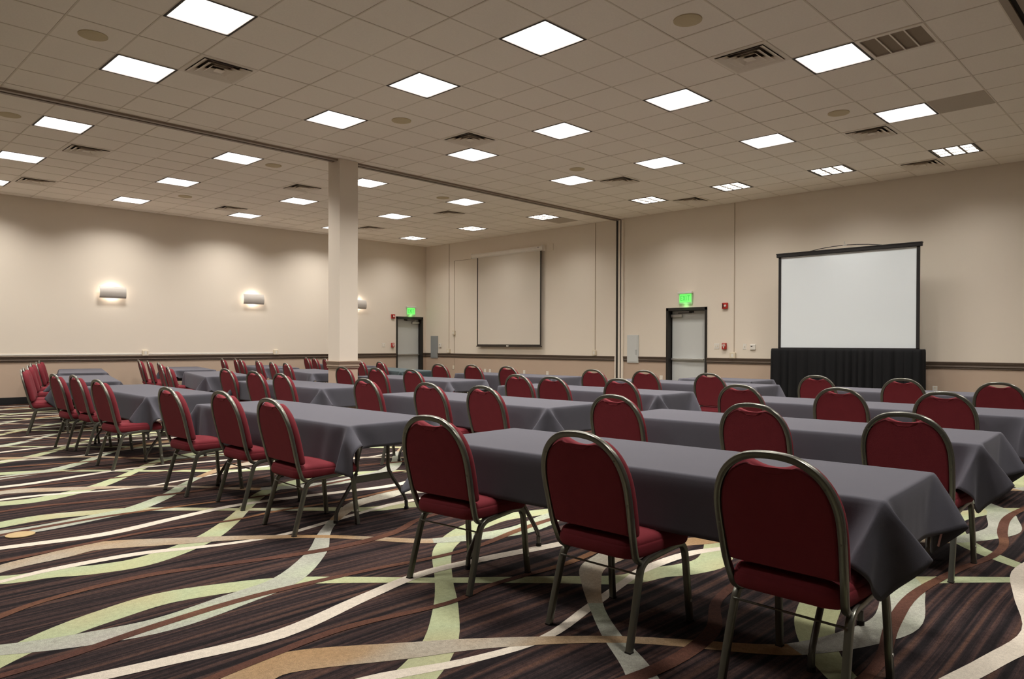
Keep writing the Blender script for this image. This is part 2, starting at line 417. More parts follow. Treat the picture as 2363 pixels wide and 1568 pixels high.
for Z in zones:
    for i in range(len(a_lines)-1):
        for j in range(len(Z)-1):
            a0, a1, b0, b1 = a_lines[i], a_lines[i+1], Z[j], Z[j+1]
            ca, cb = (a0+a1)/2, (b0+b1)/2
            if any(abs(ca-h[0]) < .1 and abs(cb-h[1]) < .1 for h in holes): continue
            g = .009; zt = CH+random.uniform(.001, .005)
            cm.mi = 0
            q = [cm.bm.verts.new(V3(a, b, zt)) for a, b in ((a0+g, b0+g), (a1-g, b0+g), (a1-g, b1-g), (a0+g, b1-g))]
            q2 = [cm.bm.verts.new(V3(a, b, zt+.012)) for a, b in ((a0+.002, b0+.002), (a1-.002, b0+.002), (a1-.002, b1-.002), (a0+.002, b1-.002))]
            cm.face(q)
            for k in range(4): cm.face((q[k], q[(k+1) % 4], q2[(k+1) % 4], q2[k]))
    cm.mi = 1
    for a in a_lines: abox(cm, a-.0075, a+.0075, Z[0], Z[-1], CH-.0005+.001, CH+.013)
    for b in Z: abox(cm, 0, AMAX, b-.0075, b+.0075, CH, CH+.012)
cm.mi = 2
abox(cm, -.1, AMAX+.1, -.1, BMAX+.1, CH+.22, CH+.3)
me = cm.mesh('ceiling', [M_CEIL, M_TBAR, M_DARK]); struct(link('ceiling', me))

# partition tracks
def track(n, b0, label):
    mb = MB()
    abox(mb, 0, AMAX, b0-.085, b0-.022, CH-.028, CH+.02, .003); abox(mb, 0, AMAX, b0+.022, b0+.085, CH-.028, CH+.02, .003)
    mb.mi = 1; abox(mb, 0, AMAX, b0-.022, b0+.022, CH-.004, CH+.02)
    return tag(mb.obj('partition_track', [M_TRACK, M_DARK]), label, 'ceiling track')
track(1, 7.15, 'long metal folding-partition track across the ceiling, meeting the square pillar')
track(2, 16.03, 'metal folding-partition track crossing the ceiling at the top right corner')

# jamb where the partition meets the screen wall
mb = MB(); abox(mb, 0, .03, 7.085, 7.12, 0, CH-.03, .002); abox(mb, 0, .045, 7.195, 7.245, 0, CH-.03, .004); abox(mb, 0, .03, 7.27, 7.33, 0, CH-.03, .002)
j = thing('partition_jamb', 'tall partition jamb with dark slot between the two screens', 'wall jamb', V3(0, 7.2, 0))
o = mb.obj('channel', M_WALL); o.parent = j; o.matrix_parent_inverse = Matrix.Translation(-j.location)
mb = MB(); abox(mb, 0, .012, 7.12, 7.195, 0, CH-.03); abox(mb, 0, .02, 7.245, 7.27, 0, CH-.03)
mb.mi = 0
o = mb.obj('slot', M_FRAME); o.parent = j; o.matrix_parent_inverse = Matrix.Translation(-j.location)

def place(root, mb, name, m, **k):
    """part given in world coordinates under a root with a location"""
    o = mb.obj(name, m, **k); o.parent = root; o.location = -Vector(root.location) if not root.parent else Vector((0, 0, 0))
    return o

# ------------------------------------------------------------------ pillar
PA0, PA1, PB0, PB1 = 7.30, 7.64, 6.95, 7.285
mb = MB(); abox(mb, PA0, PA1, PB0, PB1, 0, .9); mb.mi = 1; abox(mb, PA0, PA1, PB0, PB1, .9, CH)
pil = thing('pillar', 'square cream pillar rising from the tables to the ceiling', 'pillar', V3((PA0+PA1)/2, (PB0+PB1)/2, 0))
place(pil, mb, 'shaft', [M_WAIN, M_WALL])
mb = MB()
ring = []
for d, z in PROF:
    ring.append([mb.bm.verts.new(V3(a, b, z)) for a, b in ((PA0-d, PB0-d), (PA1+d, PB0-d), (PA1+d, PB1+d), (PA0-d, PB1+d))])
for i in range(len(ring)-1):
    for k in range(4): mb.face((ring[i][k], ring[i][(k+1) % 4], ring[i+1][(k+1) % 4], ring[i+1][k]))
place(pil, mb, 'moulding', mat('pillar_moulding_paint', (.30, .225, .165), .5))
mb = MB(); abox(mb, PA0-.012, PA1+.012, PB0-.012, PB1+.012, 0, .145, .003); place(pil, mb, 'base_strip', M_BASEB)

# ------------------------------------------------------------------ ceiling lights
def make_light(louvre):
    root = thing('ceiling_light', 'x', 'ceiling light')
    h = .292
    mb = MB()  # recessed housing
    for x0, x1, y0, y1 in ((-h-.006, -h, -h, h), (h, h+.006, -h, h), (-h, h, -h-.006, -h), (-h, h, h, h+.006)): mb.box(x0, x1, y0, y1, .0, .1)
    mb.box(-h, h, -h, h, .1, .106); mb.obj('housing', M_REFL, root)
    mb = MB()
    for x0, x1, y0, y1 in ((-h-.01, -h+.012, -h-.01, h+.01), (h-.012, h+.01, -h-.01, h+.01), (-h, h, -h-.01, -h+.012), (-h, h, h-.012, h+.01)): mb.box(x0, x1, y0, y1, -.002, .008)
    mb.obj('frame', M_FRAME if louvre else M_BROWNB, root)
    if louvre:
        mb = MB()
        for k in (-1, 1):
            c = k*.094
            mb.box(c-.017, c+.017, -h+.012, h-.012, .0, .034); mb.box(-h+.012, h-.012, c-.017, c+.017, .0, .034)
        for s in (-1, 1):
            mb.box(s*.268-.014, s*.268+.014, -h+.012, h-.012, .0, .034); mb.box(-h+.012, h-.012, s*.268-.014, s*.268+.014, .0, .034)
        mb.obj('louvre', M_LOUV, root)
        mb = MB(); mb.box(-.28, .28, -.28, .28, .036, .040); mb.obj('lens', M_LENS, root)
    else:
        # nine softly pillowed cells
        mb = MB(); n = 18; S = .278; g = []
        for i in range(n+1):
            row = []
            for j in range(n+1):
                x = -S+2*S*i/n; y = -S+2*S*j/n
                z = .004+.004*abs(math.sin(PI*3*i/n))*abs(math.sin(PI*3*j/n))
                row.append(mb.bm.verts.new((x, y, z)))
            g.append(row)
        for i in range(n):
            for j in range(n): mb.face((g[i][j], g[i][j+1], g[i+1][j+1], g[i+1][j]))
        mb.obj('lens', M_LENS, root, smooth=True)
        mb = MB()
        for k in (-1, 1):
            c = k*.0927; mb.box(c-.002, c+.002, -S, S, .001, .004); mb.box(-S, S, c-.002, c+.002, .001, .004)
        mb.obj('lens_rib', M_REFL, root)
    ld = bpy.data.lights.new('panel_lamp', 'AREA'); ld.shape = 'SQUARE'; ld.size = .54; ld.energy = LAMP_W; ld.spread = LAMP_SPREAD
    ld.color = (1, .955, .89)
    lo = bpy.data.objects.new('panel_lamp', ld); COL.objects.link(lo); lo.parent = root; lo.location = (0, 0, .06 if louvre else .03)
    return root
LF, LL = make_light(False), make_light(True)
usedF = usedL = False
ORD = ['first', 'second', 'third', 'fourth', 'fifth', 'sixth', 'seventh', 'eighth']
ai = {21: 0, 17: 1, 13: 2, 9: 3, 5: 4, 1: 5, -3: 6}
jn = {14: 'nearest the partition track', 11: 'second from the partition track', 8: 'third from the partition track', 5: 'fourth from the partition track'}
fn = {1: 'next to the sconce wall', 5: 'midway between sconce wall and track', 9: 'just beyond the partition track'}
for a, b, zone, i, j in LIGHTS:
    lou = i == 21
    hidden = zone == 'last' or i <= 1
    if hidden: lab, grp = 'square recessed ceiling light out of the picture near the viewer', 'ceiling lights near the viewer'
    elif zone == 'near': lab, grp = f'square {"louvred " if lou else ""}ceiling light, {ORD[ai[i]]} from the screen wall, row {jn[j]}', 'recessed ceiling lights'
    else: lab, grp = f'square {"louvred " if lou else ""}ceiling light, {ORD[ai[i]]} from the screen wall, row {fn[j]}', 'recessed ceiling lights'
    src = LL if lou else LF
    first = (lou and not usedL) or (not lou and not usedF)
    loc = V3(a, b, CH)
    if first:
        src.location = loc; src['label'] = lab; src['group'] = grp
        if lou: usedL = True
        else: usedF = True
    else: dup(src, loc, 0, lab, grp)

# ------------------------------------------------------------------ air vents
def make_vent():
    r = thing('ceiling_vent', 'x', 'air vent'); H = .292
    def frustum(mb, r0, z0, r1, z1):
        A = [mb.bm.verts.new((x*r0, y*r0, z0)) for x, y in ((-1, -1), (1, -1), (1, 1), (-1, 1))]
        B = [mb.bm.verts.new((x*r1, y*r1, z1)) for x, y in ((-1, -1), (1, -1), (1, 1), (-1, 1))]
        for k in range(4): mb.face((A[k], A[(k+1) % 4], B[(k+1) % 4], B[k]))
    mb = MB(); frustum(mb, .302, -.001, .262, -.004); frustum(mb, .262, -.004, .262, .05); frustum(mb, .302, -.001, .302, .01)
    mb.obj('frame', M_VENT, r)
    for r0, r1 in ((.248, .165), (.178, .10), (.112, .055)):
        mb = MB(); frustum(mb, r0, -.012, r1+.012, .026); frustum(mb, r0, -.012, r0+.012, -.016); frustum(mb, r1+.012, .026, r1+.010, .032)
        mb.obj('cone', M_VENT, r)
    mb = MB(); mb.box(-.05, .05, -.05, .05, -.012, -.006, .002); mb.obj('centre_plate', M_VENT, r)
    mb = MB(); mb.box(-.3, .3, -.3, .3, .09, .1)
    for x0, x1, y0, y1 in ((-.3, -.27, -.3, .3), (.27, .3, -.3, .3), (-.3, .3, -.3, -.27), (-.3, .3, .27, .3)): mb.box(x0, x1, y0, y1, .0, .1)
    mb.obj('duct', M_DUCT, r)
    return r
VT = make_vent(); 
vl = ['square air vent in the upper left ceiling, largest of the vents on the left', 'square air vent in the upper right ceiling, largest of all',
      'square air vent in the middle ceiling above the pillar', 'square air vent right of middle, third from the right edge, below a speaker', 'small square air vent above the door side ceiling, right of a light',
      'square air vent near the wall at the far right of the ceiling', 'small square air vent against the screen wall left of the tall seam',
      'square ceiling vent out of the picture near the viewer', 'square ceiling vent out of the picture near the viewer',
      'square air vent at the far left just beyond the partition track', 'square air vent at the left edge close to the sconce wall', 'square air vent just left of the pillar top',
      'small square air vent left of the pillar near the sconce wall', 'small square air vent right of the pillar near the sconce wall', 'small square air vent right of the pillar below a round speaker']
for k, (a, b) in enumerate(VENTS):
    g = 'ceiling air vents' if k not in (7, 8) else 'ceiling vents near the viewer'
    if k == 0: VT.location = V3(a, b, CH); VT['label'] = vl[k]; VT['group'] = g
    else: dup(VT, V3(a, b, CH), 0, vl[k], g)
for a, b, kind in GRILLES:
    if kind == 'slat':
        r = thing('return_grille', 'return air grille with three slats beside the bright light at upper right', 'air grille', V3(a, b, CH))
        mb = MB()
        for x0, x1, y0, y1 in ((-.302, -.25, -.302, .302), (.25, .302, -.302, .302), (-.25, .25, -.302, -.27), (-.25, .25, .27, .302)): mb.box(x0, x1, y0, y1, -.003, .01)
        mb.obj('frame', M_VENT, r)
        for k in (-.125, 0, .125):
            mb = MB(); mb.box(-.25, .25, k-.007, k+.007, -.002, .008); mb.obj('slat', M_VENT, r)
        mb = MB(); mb.box(-.26, .26, -.28, .28, .012, .016); mb.obj('filter_panel', mat('return_filter', (.30, .24, .18), .9, bump=(300, .5)), r)
    else:
        nm = 'plain darker access panel in the ceiling right of a bright light' if b > 10 else 'flat access panel in the ceiling beyond the partition track'
        mb = MB(); mb.box(-.298, .298, -.298, .298, -.002, .01, .002); o = mb.obj('ceiling_panel', mat('panel_enamel', (.50, .43, .35), .8, bump=(120, .3))); o.location = V3(a, b, CH)
        tag(o, nm, 'ceiling panel')

# ------------------------------------------------------------------ ceiling speakers
SP = [(ta(4), tb(13), 'round ceiling speaker at the upper left between two bright lights'), (ta(10), tb(6), 'round ceiling speaker at the top right, largest of the speakers'),
      (ta(4), .2902+9.5*T, 'round ceiling speaker cut by the left picture edge'), (ta(10), tb(13), 'round ceiling speaker in the middle ceiling above right of the pillar'),
      (ta(16), tb(6), 'round ceiling speaker right of centre below the bright light'), (ta(10), .2902+9.5*T, 'round ceiling speaker left of the pillar top'),
      (ta(10), .2902+3.5*T, 'tiny round ceiling speaker close to the sconce wall'), (ta(16), tb(13), 'round ceiling speaker above the light over the projector screen wall'),
      (ta(16), .2902+9.5*T, 'small round ceiling speaker right of the pillar')]
sp0 = None
for a, b, lab in SP:
    if sp0 is None:
        sp0 = thing('ceiling_speaker', lab, 'ceiling speaker', V3(a, b, CH), 0, 'round ceiling speakers')
        mb = MB(); mb.cyl((0, 0, -.004), .128, .01, 40); mb.obj('rim', M_SPK, sp0, smooth=False)
        mb = MB(); mb.cyl((0, 0, -.010), .085, .006, 40, r2=.122); mb.obj('grille', M_SPK, sp0, smooth=False)
    else: dup(sp0, V3(a, b, CH), 0, lab)

# ------------------------------------------------------------------ wall sconces
def make_sconce():
    r = thing('wall_sconce', 'x', 'wall lamp'); W = .265
    prof = [(.085, .125), (.11, .09), (.128, .03), (.130, -.02), (.118, -.08), (.098, -.125)]
    P = catmull([(d, z, 0) for d, z in prof], 4)
    mb = MB(); fr, bk = [], []
    for p in P:
        fr.append((mb.bm.verts.new((-W, -p.x, p.y)), mb.bm.verts.new((W, -p.x, p.y))))
        bk.append((mb.bm.verts.new((-W, -p.x+.006, p.y)), mb.bm.verts.new((W, -p.x+.006, p.y))))
    for i in range(len(P)-1):
        mb.face((fr[i][0], fr[i][1], fr[i+1][1], fr[i+1][0])); mb.face((bk[i][0], bk[i+1][0], bk[i+1][1], bk[i][1]))
        mb.face((fr[i][0], fr[i+1][0], bk[i+1][0], bk[i][0])); mb.face((fr[i][1], bk[i][1], bk[i+1][1], fr[i+1][1]))
    mb.face((fr[0][0], bk[0][0], bk[0][1], fr[0][1])); mb.face((fr[-1][0], fr[-1][1], bk[-1][1], bk[-1][0]))
    mb.obj('shade', M_SCON, r, smooth=False)
    mb = MB(); mb.box(-.14, .14, -.02, 0, -.05, .05, .004); mb.box(-.02, .02, -.11, 0, -.01, .01); mb.obj('back_plate', M_WHITEP, r)
    mb = MB(); mb.cyl((-.12, -.06, .0), .013, .24, 12, 'x'); mb.obj('bulb', M_BULB, r)
    for z, e in ((.06, 1.0), (-.07, .55)):
        ld = bpy.data.lights.new('sconce_lamp', 'POINT'); ld.energy = SCONCE_W*e; ld.color = (1, .92, .82); ld.shadow_soft_size = .02
        lo = bpy.data.objects.new('sconce_lamp', ld); COL.objects.link(lo); lo.parent = r; lo.location = (0, -.055, z)
    return r
S0 = make_sconce()
for k, (a, lab) in enumerate(((8.77, 'curved metal wall sconce farthest left on the bright wall'), (5.56, 'curved metal wall sconce just left of the pillar'),
                              (2.50, 'curved metal wall sconce half hidden behind the pillar'), (11.98, 'curved metal wall sconce beyond the left picture edge'))):
    if k == 0: S0.location = V3(a, 0, 2.345); S0['label'] = lab; S0['group'] = 'wall sconces'
    else: dup(S0, V3(a, 0, 2.345), 0, lab, 'wall sconces')

# ------------------------------------------------------------------ small wall fittings
# local frame for fittings on a wall: x = to the viewer's right, y = out of the wall (towards the room), z up
def on_right(b, z): return V3(0, b, z), PI/2      # screen wall (world normal -x)
def on_left(a, z): return V3(a, 0, z), PI         # sconce wall (world normal -y)
# fittings modelled with room direction = +y, viewer's right = -x (mirrored by the half turn)
def fitting(name, label, cat, pos, group=None):
    (loc, rz) = pos; return thing(name, label, cat, loc, rz, group)
def plate(w_, h_, d, m, bev=.003, z=0, x=0, y0=0):
    mb = MB(); mb.box(x-w_/2, x+w_/2, y0, y0+d, z-h_/2, z+h_/2, bev); return mb
def on_side(r, lst):
    for name, mb, m in lst: mb.obj(name, m, r)

def exit_sign(pos, label):
    r = fitting('exit_sign', label, 'exit sign', pos, 'green exit signs')
    mb = MB(); mb.box(-.175, .175, 0, .075, .09, .135, .006); mb.obj('housing', M_WHITEP, r)
    mb = MB(); mb.box(-.165, .165, .028, .036, -.135, .09, .002); mb.obj('acrylic_panel', M_LENSG, r)
    mb = MB(); mb.box(-.145, .145, .0365, .039, -.1, .085, .001); mb.obj('green_face', M_EXITG, r)
    mb = MB(); W_, H_, s = .052, .11, .0125; y0, y1 = .0395, .043
    # letters run towards the viewer's right, which is local -x
    def B(cx, x0, x1, z0, z1): mb.box(cx-x1, cx-x0, y0, y1, z0-.007, z1-.007)
    cx = .118
    B(cx, 0, s, -H_/2, H_/2)
    for z in (-H_/2, -s/2, H_/2-s): B(cx, 0, W_*.85, z, z+s)
    cx = .057
    for sg in (1, -1):
        A = Matrix.Translation((cx-W_/2, 0, -.007)) @ Matrix.Rotation(sg*math.atan2(W_, H_), 4, 'Y')
        mb.box(-s/2, s/2, y0, y1, -H_/2*1.08, H_/2*1.08, 0, A)
    cx = -.016; B(cx, 0, s, -H_/2, H_/2)
    cx = -.050; B(cx, 0, W_*1.1, H_/2-s, H_/2); B(cx, W_*.55-s/2, W_*.55+s/2, -H_/2, H_/2)
    mb.obj('exit_lettering', M_EXITL, r)
    ld = bpy.data.lights.new('exit_glow', 'POINT'); ld.energy = .25; ld.color = (.3, 1, .3); ld.shadow_soft_size = .05
    lo = bpy.data.objects.new('exit_glow', ld); COL.objects.link(lo); lo.parent = r; lo.location = (0, .06, -.15)
exit_sign(on_right(8.985, 2.265), 'lit green EXIT sign above the larger right-hand door')
exit_sign(on_left(.60, 2.23), 'lit green EXIT sign above the corner door by the pillar')

def strobe(pos, label):
    r = fitting('fire_alarm_strobe', label, 'fire alarm', pos, 'red fire alarm strobes')
    mb = plate(.125, .125, .04, M_ALARM, .006); mb.obj('housing', M_ALARM, r)
    mb = MB(); mb.cyl((-.012, .04, 0), .026, .018, 16, 'y', .018); mb.obj('strobe_lens', M_WHITEP, r)
    mb = MB(); mb.box(.03, .05, .04, .043, -.045, .045); mb.obj('sounder_slot', M_DARK, r)
strobe(on_right(9.915, 2.06), 'red fire alarm strobe on the wall right of the larger door')
strobe(on_left(1.245, 2.045), 'red fire alarm strobe left of the corner door')
def pull(pos, label):
    r = fitting('fire_alarm_pull_station', label, 'fire alarm', pos, 'red pull stations')
    plate(.095, .135, .045, M_ALARM, .006).obj('housing', M_ALARM, r)
    mb = MB(); mb.box(-.035, .035, .045, .055, .0, .018, .002); mb.box(-.009, .009, .045, .055, -.045, .01, .002); mb.obj('pull_handle', M_WHITEP, r)
    mb = MB(); mb.box(-.03, .03, .045, .047, .035, .048); mb.obj('white_marking', M_WHITEP, r)
pull(on_right(9.905, 1.213), 'red fire alarm pull station right of the larger door')
pull(on_left(1.26, 1.203), 'red fire alarm pull station left of the corner door')
def switch(pos, label, w_=.115, n=2):
    r = fitting('light_switch', label, 'light switch', pos, 'wall switches')
    plate(w_, .115, .007, M_WHITEP, .002).obj('cover_plate', M_WHITEP, r)
    for k in range(n):
        x = (k-(n-1)/2)*.046
        mb = MB(); mb.box(x-.008, x+.008, .007, .013, -.016, .016, .002); mb.obj('rocker', M_IVORY, r)
switch(on_right(9.72, 1.213), 'double white light switch beside the larger door')
switch(on_right(10.35, 1.206), 'single white light switch left of the thermostat', .07, 1)
switch(on_left(1.572, 1.21), 'double white light switch left of the corner door')
def thermostat(pos, label):
    r = fitting('thermostat', label, 'thermostat', pos, 'wall thermostats')
    plate(.12, .115, .028, M_WHITEP, .01).obj('case', M_WHITEP, r)
    mb = MB(); mb.box(-.0, .038, .028, .030, .008, .024); mb.obj('display', M_DARK, r)
thermostat(on_right(10.53, 1.198), 'white thermostat with dark display left of the big screen')
thermostat(on_right(.685, 1.2), 'white thermostat beside the grey panel in the corner')

def outlet(pos, label, m=M_WHITEP, w_=.075, h_=.115, d=.008, grp='wall outlets'):
    r = fitting('wall_outlet', label, 'wall outlet', pos, grp)
    plate(w_, h_, d, m, .003).obj('cover_plate', m, r)
    for z in (.026, -.026):
        mb = MB(); mb.box(-.014, .014, d, d+.002, z-.012, z+.012, .001); mb.obj('socket', M_IVORY if m is M_WHITEP else M_WHITEP, r)
for b, lab in ((2.62, 'white wall outlet leftmost below the rail, half behind a chair'), (2.82, 'white wall outlet low on the wall below the pull-down screen, left one'), (4.13, 'white wall outlet low on the wall below the pull-down screen middle'),
               (4.95, 'white wall outlet low below the right edge of the pull-down screen'), (8.36, 'white wall outlet low on the wall left of the larger door'), (13.83, 'white wall outlet low on the wall right of the black drape')):
    outlet(on_right(b, .49), lab)
outlet(on_right(1.28, .56), 'ivory outlet at the foot of the thin wire raceway near the corner', M_IVORY)
def jbox(pos, label, w_=.125, h_=.125, d=.05):
    r = fitting('surface_outlet_box', label, 'outlet box', pos, 'surface outlet boxes on the rail')
    plate(w_, h_, d, M_IVORY, .006).obj('case', M_IVORY, r)
    mb = MB(); mb.box(-.022, .022, d, d+.003, -.035, .035, .001); mb.obj('socket_plate', M_WHITEP, r)
jbox(on_right(10.10, 1.022), 'ivory outlet box on the rail at the foot of the seam beside the thermostat')
jbox(on_right(6.485, 1.035), 'ivory outlet box on the rail left of the partition jamb', .1)
jbox(on_right(1.08, 1.035), 'ivory outlet box on the rail near the room corner', .13, .12)
jbox(on_right(1.315, 1.57), 'ivory outlet box halfway up the wall near the corner', .1, .12)
jbox(on_left(8.085, 1.022), 'ivory outlet box on the bright wall rail below the left sconce')
jbox(on_left(4.93, 1.018), 'ivory outlet box on the bright wall rail left of the pillar')
def raceway(pos, w_, h_, label, horiz=False, m=None):
    (loc, rz) = pos; mb = MB(); mb.box(-w_/2, w_/2, 0, .012, -h_/2, h_/2, .002)
    o = mb.obj('wire_raceway', m or M_WALL); o.location = loc; o.rotation_euler = (0, 0, rz)
    tag(o, label, 'wire raceway', 'thin wire raceways')
M_RACE = mat('raceway_paint', (.46, .38, .29), .6)
raceway(on_right(10.115, (1.09+CH)/2), .014, CH-1.1, 'tall thin wire raceway between the larger door and the big screen', m=M_RACE)
raceway(on_right(6.49, (1.1+CH)/2), .016, CH-1.12, 'tall thin wire raceway left of the partition jamb', m=M_RACE)
raceway(on_right(1.08, (1.1+CH)/2), .014, CH-1.12, 'tall thin wire raceway nearest the room corner', m=M_RACE)
raceway(on_right(1.318, (1.63+3.67)/2), .012, 2.04, 'thin raceway dropping from the screen casing to the halfway box', m=M_RACE)
raceway(on_right(1.318, (1.51+.97)/2), .012, .54, 'short raceway between halfway box and rail near the corner', m=M_RACE)
raceway(on_right(1.318, (.62+.845)/2), .012, .225, 'short raceway below the rail near the corner', m=M_RACE)
raceway(on_right((1.325+2.17)/2, 3.67), .845, .012, 'horizontal thin raceway left of the pull-down screen casing', m=M_RACE)
raceway(on_left((4.995+8.02)/2, 1.0), 3.02, .03, 'pale raceway along the bright wall rail between its two outlet boxes', m=M_WHITEP)
raceway(on_left((8.15+14)/2, 1.0), 5.85, .03, 'pale raceway along the bright wall rail running off the left edge', m=M_WHITEP)

def panel(pos, w_, h_, label, m, handle):
    r = fitting('access_panel', label, 'access panel', pos)
    plate(w_, h_, .02, m, .003).obj('frame', m, r)
    plate(w_-.05, h_-.05, .006, m, .002, y0=.02).obj('panel_door', m, r)
    if handle:
        mb = MB(); hx = -(w_/2-.06)
        for x0, x1, z0, z1 in ((hx-.02, hx-.014, -.13, -.02), (hx+.014, hx+.02, -.13, -.02), (hx-.02, hx+.02, -.026, -.02), (hx-.02, hx+.02, -.13, -.124)): mb.box(x0, x1, .026, .03, z0, z1)
        mb.obj('handle', M_GREYP, r)
panel(on_right(7.597, 1.14), .315, .645, 'pale grey flush access panel with handle left of the larger door', M_DOOR, True)
panel(on_right(.412, 1.148), .33, .665, 'galvanised grey access panel beside the room corner', M_GREYP, False)
mb = plate(.2, .175, .02, M_WALL, .004); o = mb.obj('junction_cover', M_WALL); o.location, o.rotation_euler[2] = V3(0, 5.035, 3.73), PI/2
tag(o, 'cream junction cover plate right of the pull-down screen casing', 'cover plate')

# ------------------------------------------------------------------ pull-down projector screen on the wall
r = thing('pull_down_screen', 'white pull-down projector screen lowered on the wall left of the partition jamb', 'projector screen', V3(0, 3.56, 0), PI/2)
def sc_x(b): return -(b-3.56)   # local x on that wall (viewer's right is -x)
mb = MB(); x0, x1 = sc_x(4.83), sc_x(2.17)
sec = [(0.0, 3.662), (.085, 3.662), (.115, 3.69), (.12, 3.75), (.10, 3.782), (0.0, 3.790)]
A = [mb.bm.verts.new((x0, y, z)) for y, z in sec]; B = [mb.bm.verts.new((x1, y, z)) for y, z in sec]
for k in range(len(sec)): mb.face((A[k], A[(k+1) % len(sec)], B[(k+1) % len(sec)], B[k]))
mb.face(A); mb.face(B[::-1]); mb.obj('casing', M_CASE, r)
mb = MB(); mb.box(sc_x(4.865), sc_x(4.83), 0, .125, 3.655, 3.795, .004); mb.box(sc_x(2.17), sc_x(2.155), 0, .125, 3.655, 3.795, .004); mb.obj('end_cap', M_CASE, r)
mb = MB(); mb.box(sc_x(4.74), sc_x(4.69), .117, .122, 3.745, 3.76); mb.obj('maker_plate', M_DARK, r)
mb = MB(); mb.box(sc_x(4.755), sc_x(2.41), .079, .081, 1.235, 3.67); mb.obj('screen_fabric', M_SCRN, r)
mb = MB()
for u0, u1 in ((4.80, 4.755), (2.41, 2.37)): mb.box(sc_x(u0), sc_x(u1), .0785, .0815, 1.235, 3.67)
mb.box(sc_x(4.80), sc_x(2.37), .0785, .0815, 1.19, 1.235); mb.obj('border', M_BROWNB, r)
mb = MB(); mb.box(sc_x(4.82), sc_x(2.35), .068, .094, 1.17, 1.195, .005); mb.obj('hem_bar', M_BROWNB, r)
mb = MB(); mb.box(sc_x(3.625), sc_x(3.545), .08, .1, 1.178, 1.205, .003); mb.obj('pull_tab', M_WHITEP, r)

# ------------------------------------------------------------------ big screen standing behind a black drape
AS = .5
r = thing('projection_screen', 'large white framed projection screen standing above the black drape', 'projector screen', V3(AS, 12.495, 0), PI/2)
def bx(b): return -(b-12.495)
B0, B1, Z0, Z1 = 11.28, 13.715, 1.17, 2.985
mb = MB(); mb.box(bx(B1-.045), bx(B0+.045), -.004, .002, Z0+.02, Z1-.07); mb.obj('screen_fabric', M_SCRW, r)
mb = MB(); mb.box(bx(B1), bx(B1-.05), -.02, .012, Z0-.02, Z1-.02, .004); mb.box(bx(B0+.05), bx(B0), -.02, .012, Z0-.02, Z1-.02, .004)
mb.box(bx(B1), bx(B0), -.02, .012, Z0-.02, Z0+.025, .004); mb.obj('border', M_BLACK, r)
mb = MB(); mb.box(bx(B1+.035), bx(B0-.035), -.03, .03, Z1-.075, Z1-.01, .008); mb.box(bx(B1+.04), bx(B0-.04), -.035, .035, Z1-.02, Z1, .003); mb.obj('top_bar', M_BLACK, r)
mb = MB(); mb.tube([Vector((bx(12.495+s*.62), 0, Z1)) + Vector((0, 0, 0)) for s in (-1,)] + [Vector((bx(12.495+x), 0, Z1+.055*(1-(x/.62)**2))) for x in (-.4, -.2, -.05, .05, .2, .4)] + [Vector((bx(12.495+.62), 0, Z1))], .007, 6)
mb.obj('carry_handle', M_BLACK, r)
mb = MB(); mb.tube([(.0, 0, Z1+.05), (-.01, 0, Z1+.075), (.012, 0, Z1+.09), (.0, 0, Z1+.12)], .006, 6); mb.box(-.035, .035, -.008, .008, Z1+.045, Z1+.062, .003); mb.obj('hook', M_CHROME, r)
for x in (bx(B1-.3), bx(B0+.3)):
    mb = MB(); mb.box(x-.02, x+.02, -.055, -.02, 0.015, Z1-.1, .003); mb.box(x-.02, x+.02, -.32, .02, 0, .03, .003); mb.obj('leg', M_BLACK, r)
# drape
D0, D1 = 11.18, 13.755
n = 520; rows = [(1.178, .0, .003), (1.165, .03, .006), (1.12, .045, .012), (.9, .052, .022), (.6, .058, .028), (.3, .062, .034), (.012, .066, .04)]
mb = MB(); grid = []
rd = random.Random(3); ph = [rd.uniform(0, 6.28) for _ in range(6)]; prs = [rd.uniform(.75, 1.35) for _ in range(60)]
path = []
L0 = D1-D0
for i in range(n+1):
    s = i/n*(L0+.5)-.25
    if s < 0: path.append((D0, AS+.06+s, (1, 0)))
    elif s > L0: path.append((D1, AS+.06-(s-L0), (-1, 0)))
    else: path.append((D0+s, AS+.06, (0, 1)))
for z, off, amp in rows:
    row = []
    for i, (b_, a_, nn) in enumerate(path):
        s = i/n*(L0+.5)
        k = s*6.2+.7*math.sin(s*2.1+ph[0])+.4*math.sin(s*5.3+ph[1])
        wv = abs(math.sin(k*PI))**.6*1.6-.8+.35*math.sin(k*2.7+ph[2])
        wv += .3*math.sin(s*55+ph[3]) * (1 if z > .5 else .5)
        dlt = off*.6+amp*wv
        row.append(mb.bm.verts.new(V3(a_+dlt*(1 if nn[1] else .2), b_-(nn[0]*dlt*.5), z)))
    grid.append(row)
for i in range(len(rows)-1):
    for k in range(n): mb.face((grid[i][k], grid[i][k+1], grid[i+1][k+1], grid[i+1][k]))
o = mb.obj('stage_drape', M_DRAPE, smooth=True); tag(o, 'pleated black drape hanging from the base of the large screen to the floor', 'drape')
sm = o.modifiers.new('thick', 'SOLIDIFY'); sm.thickness = .002

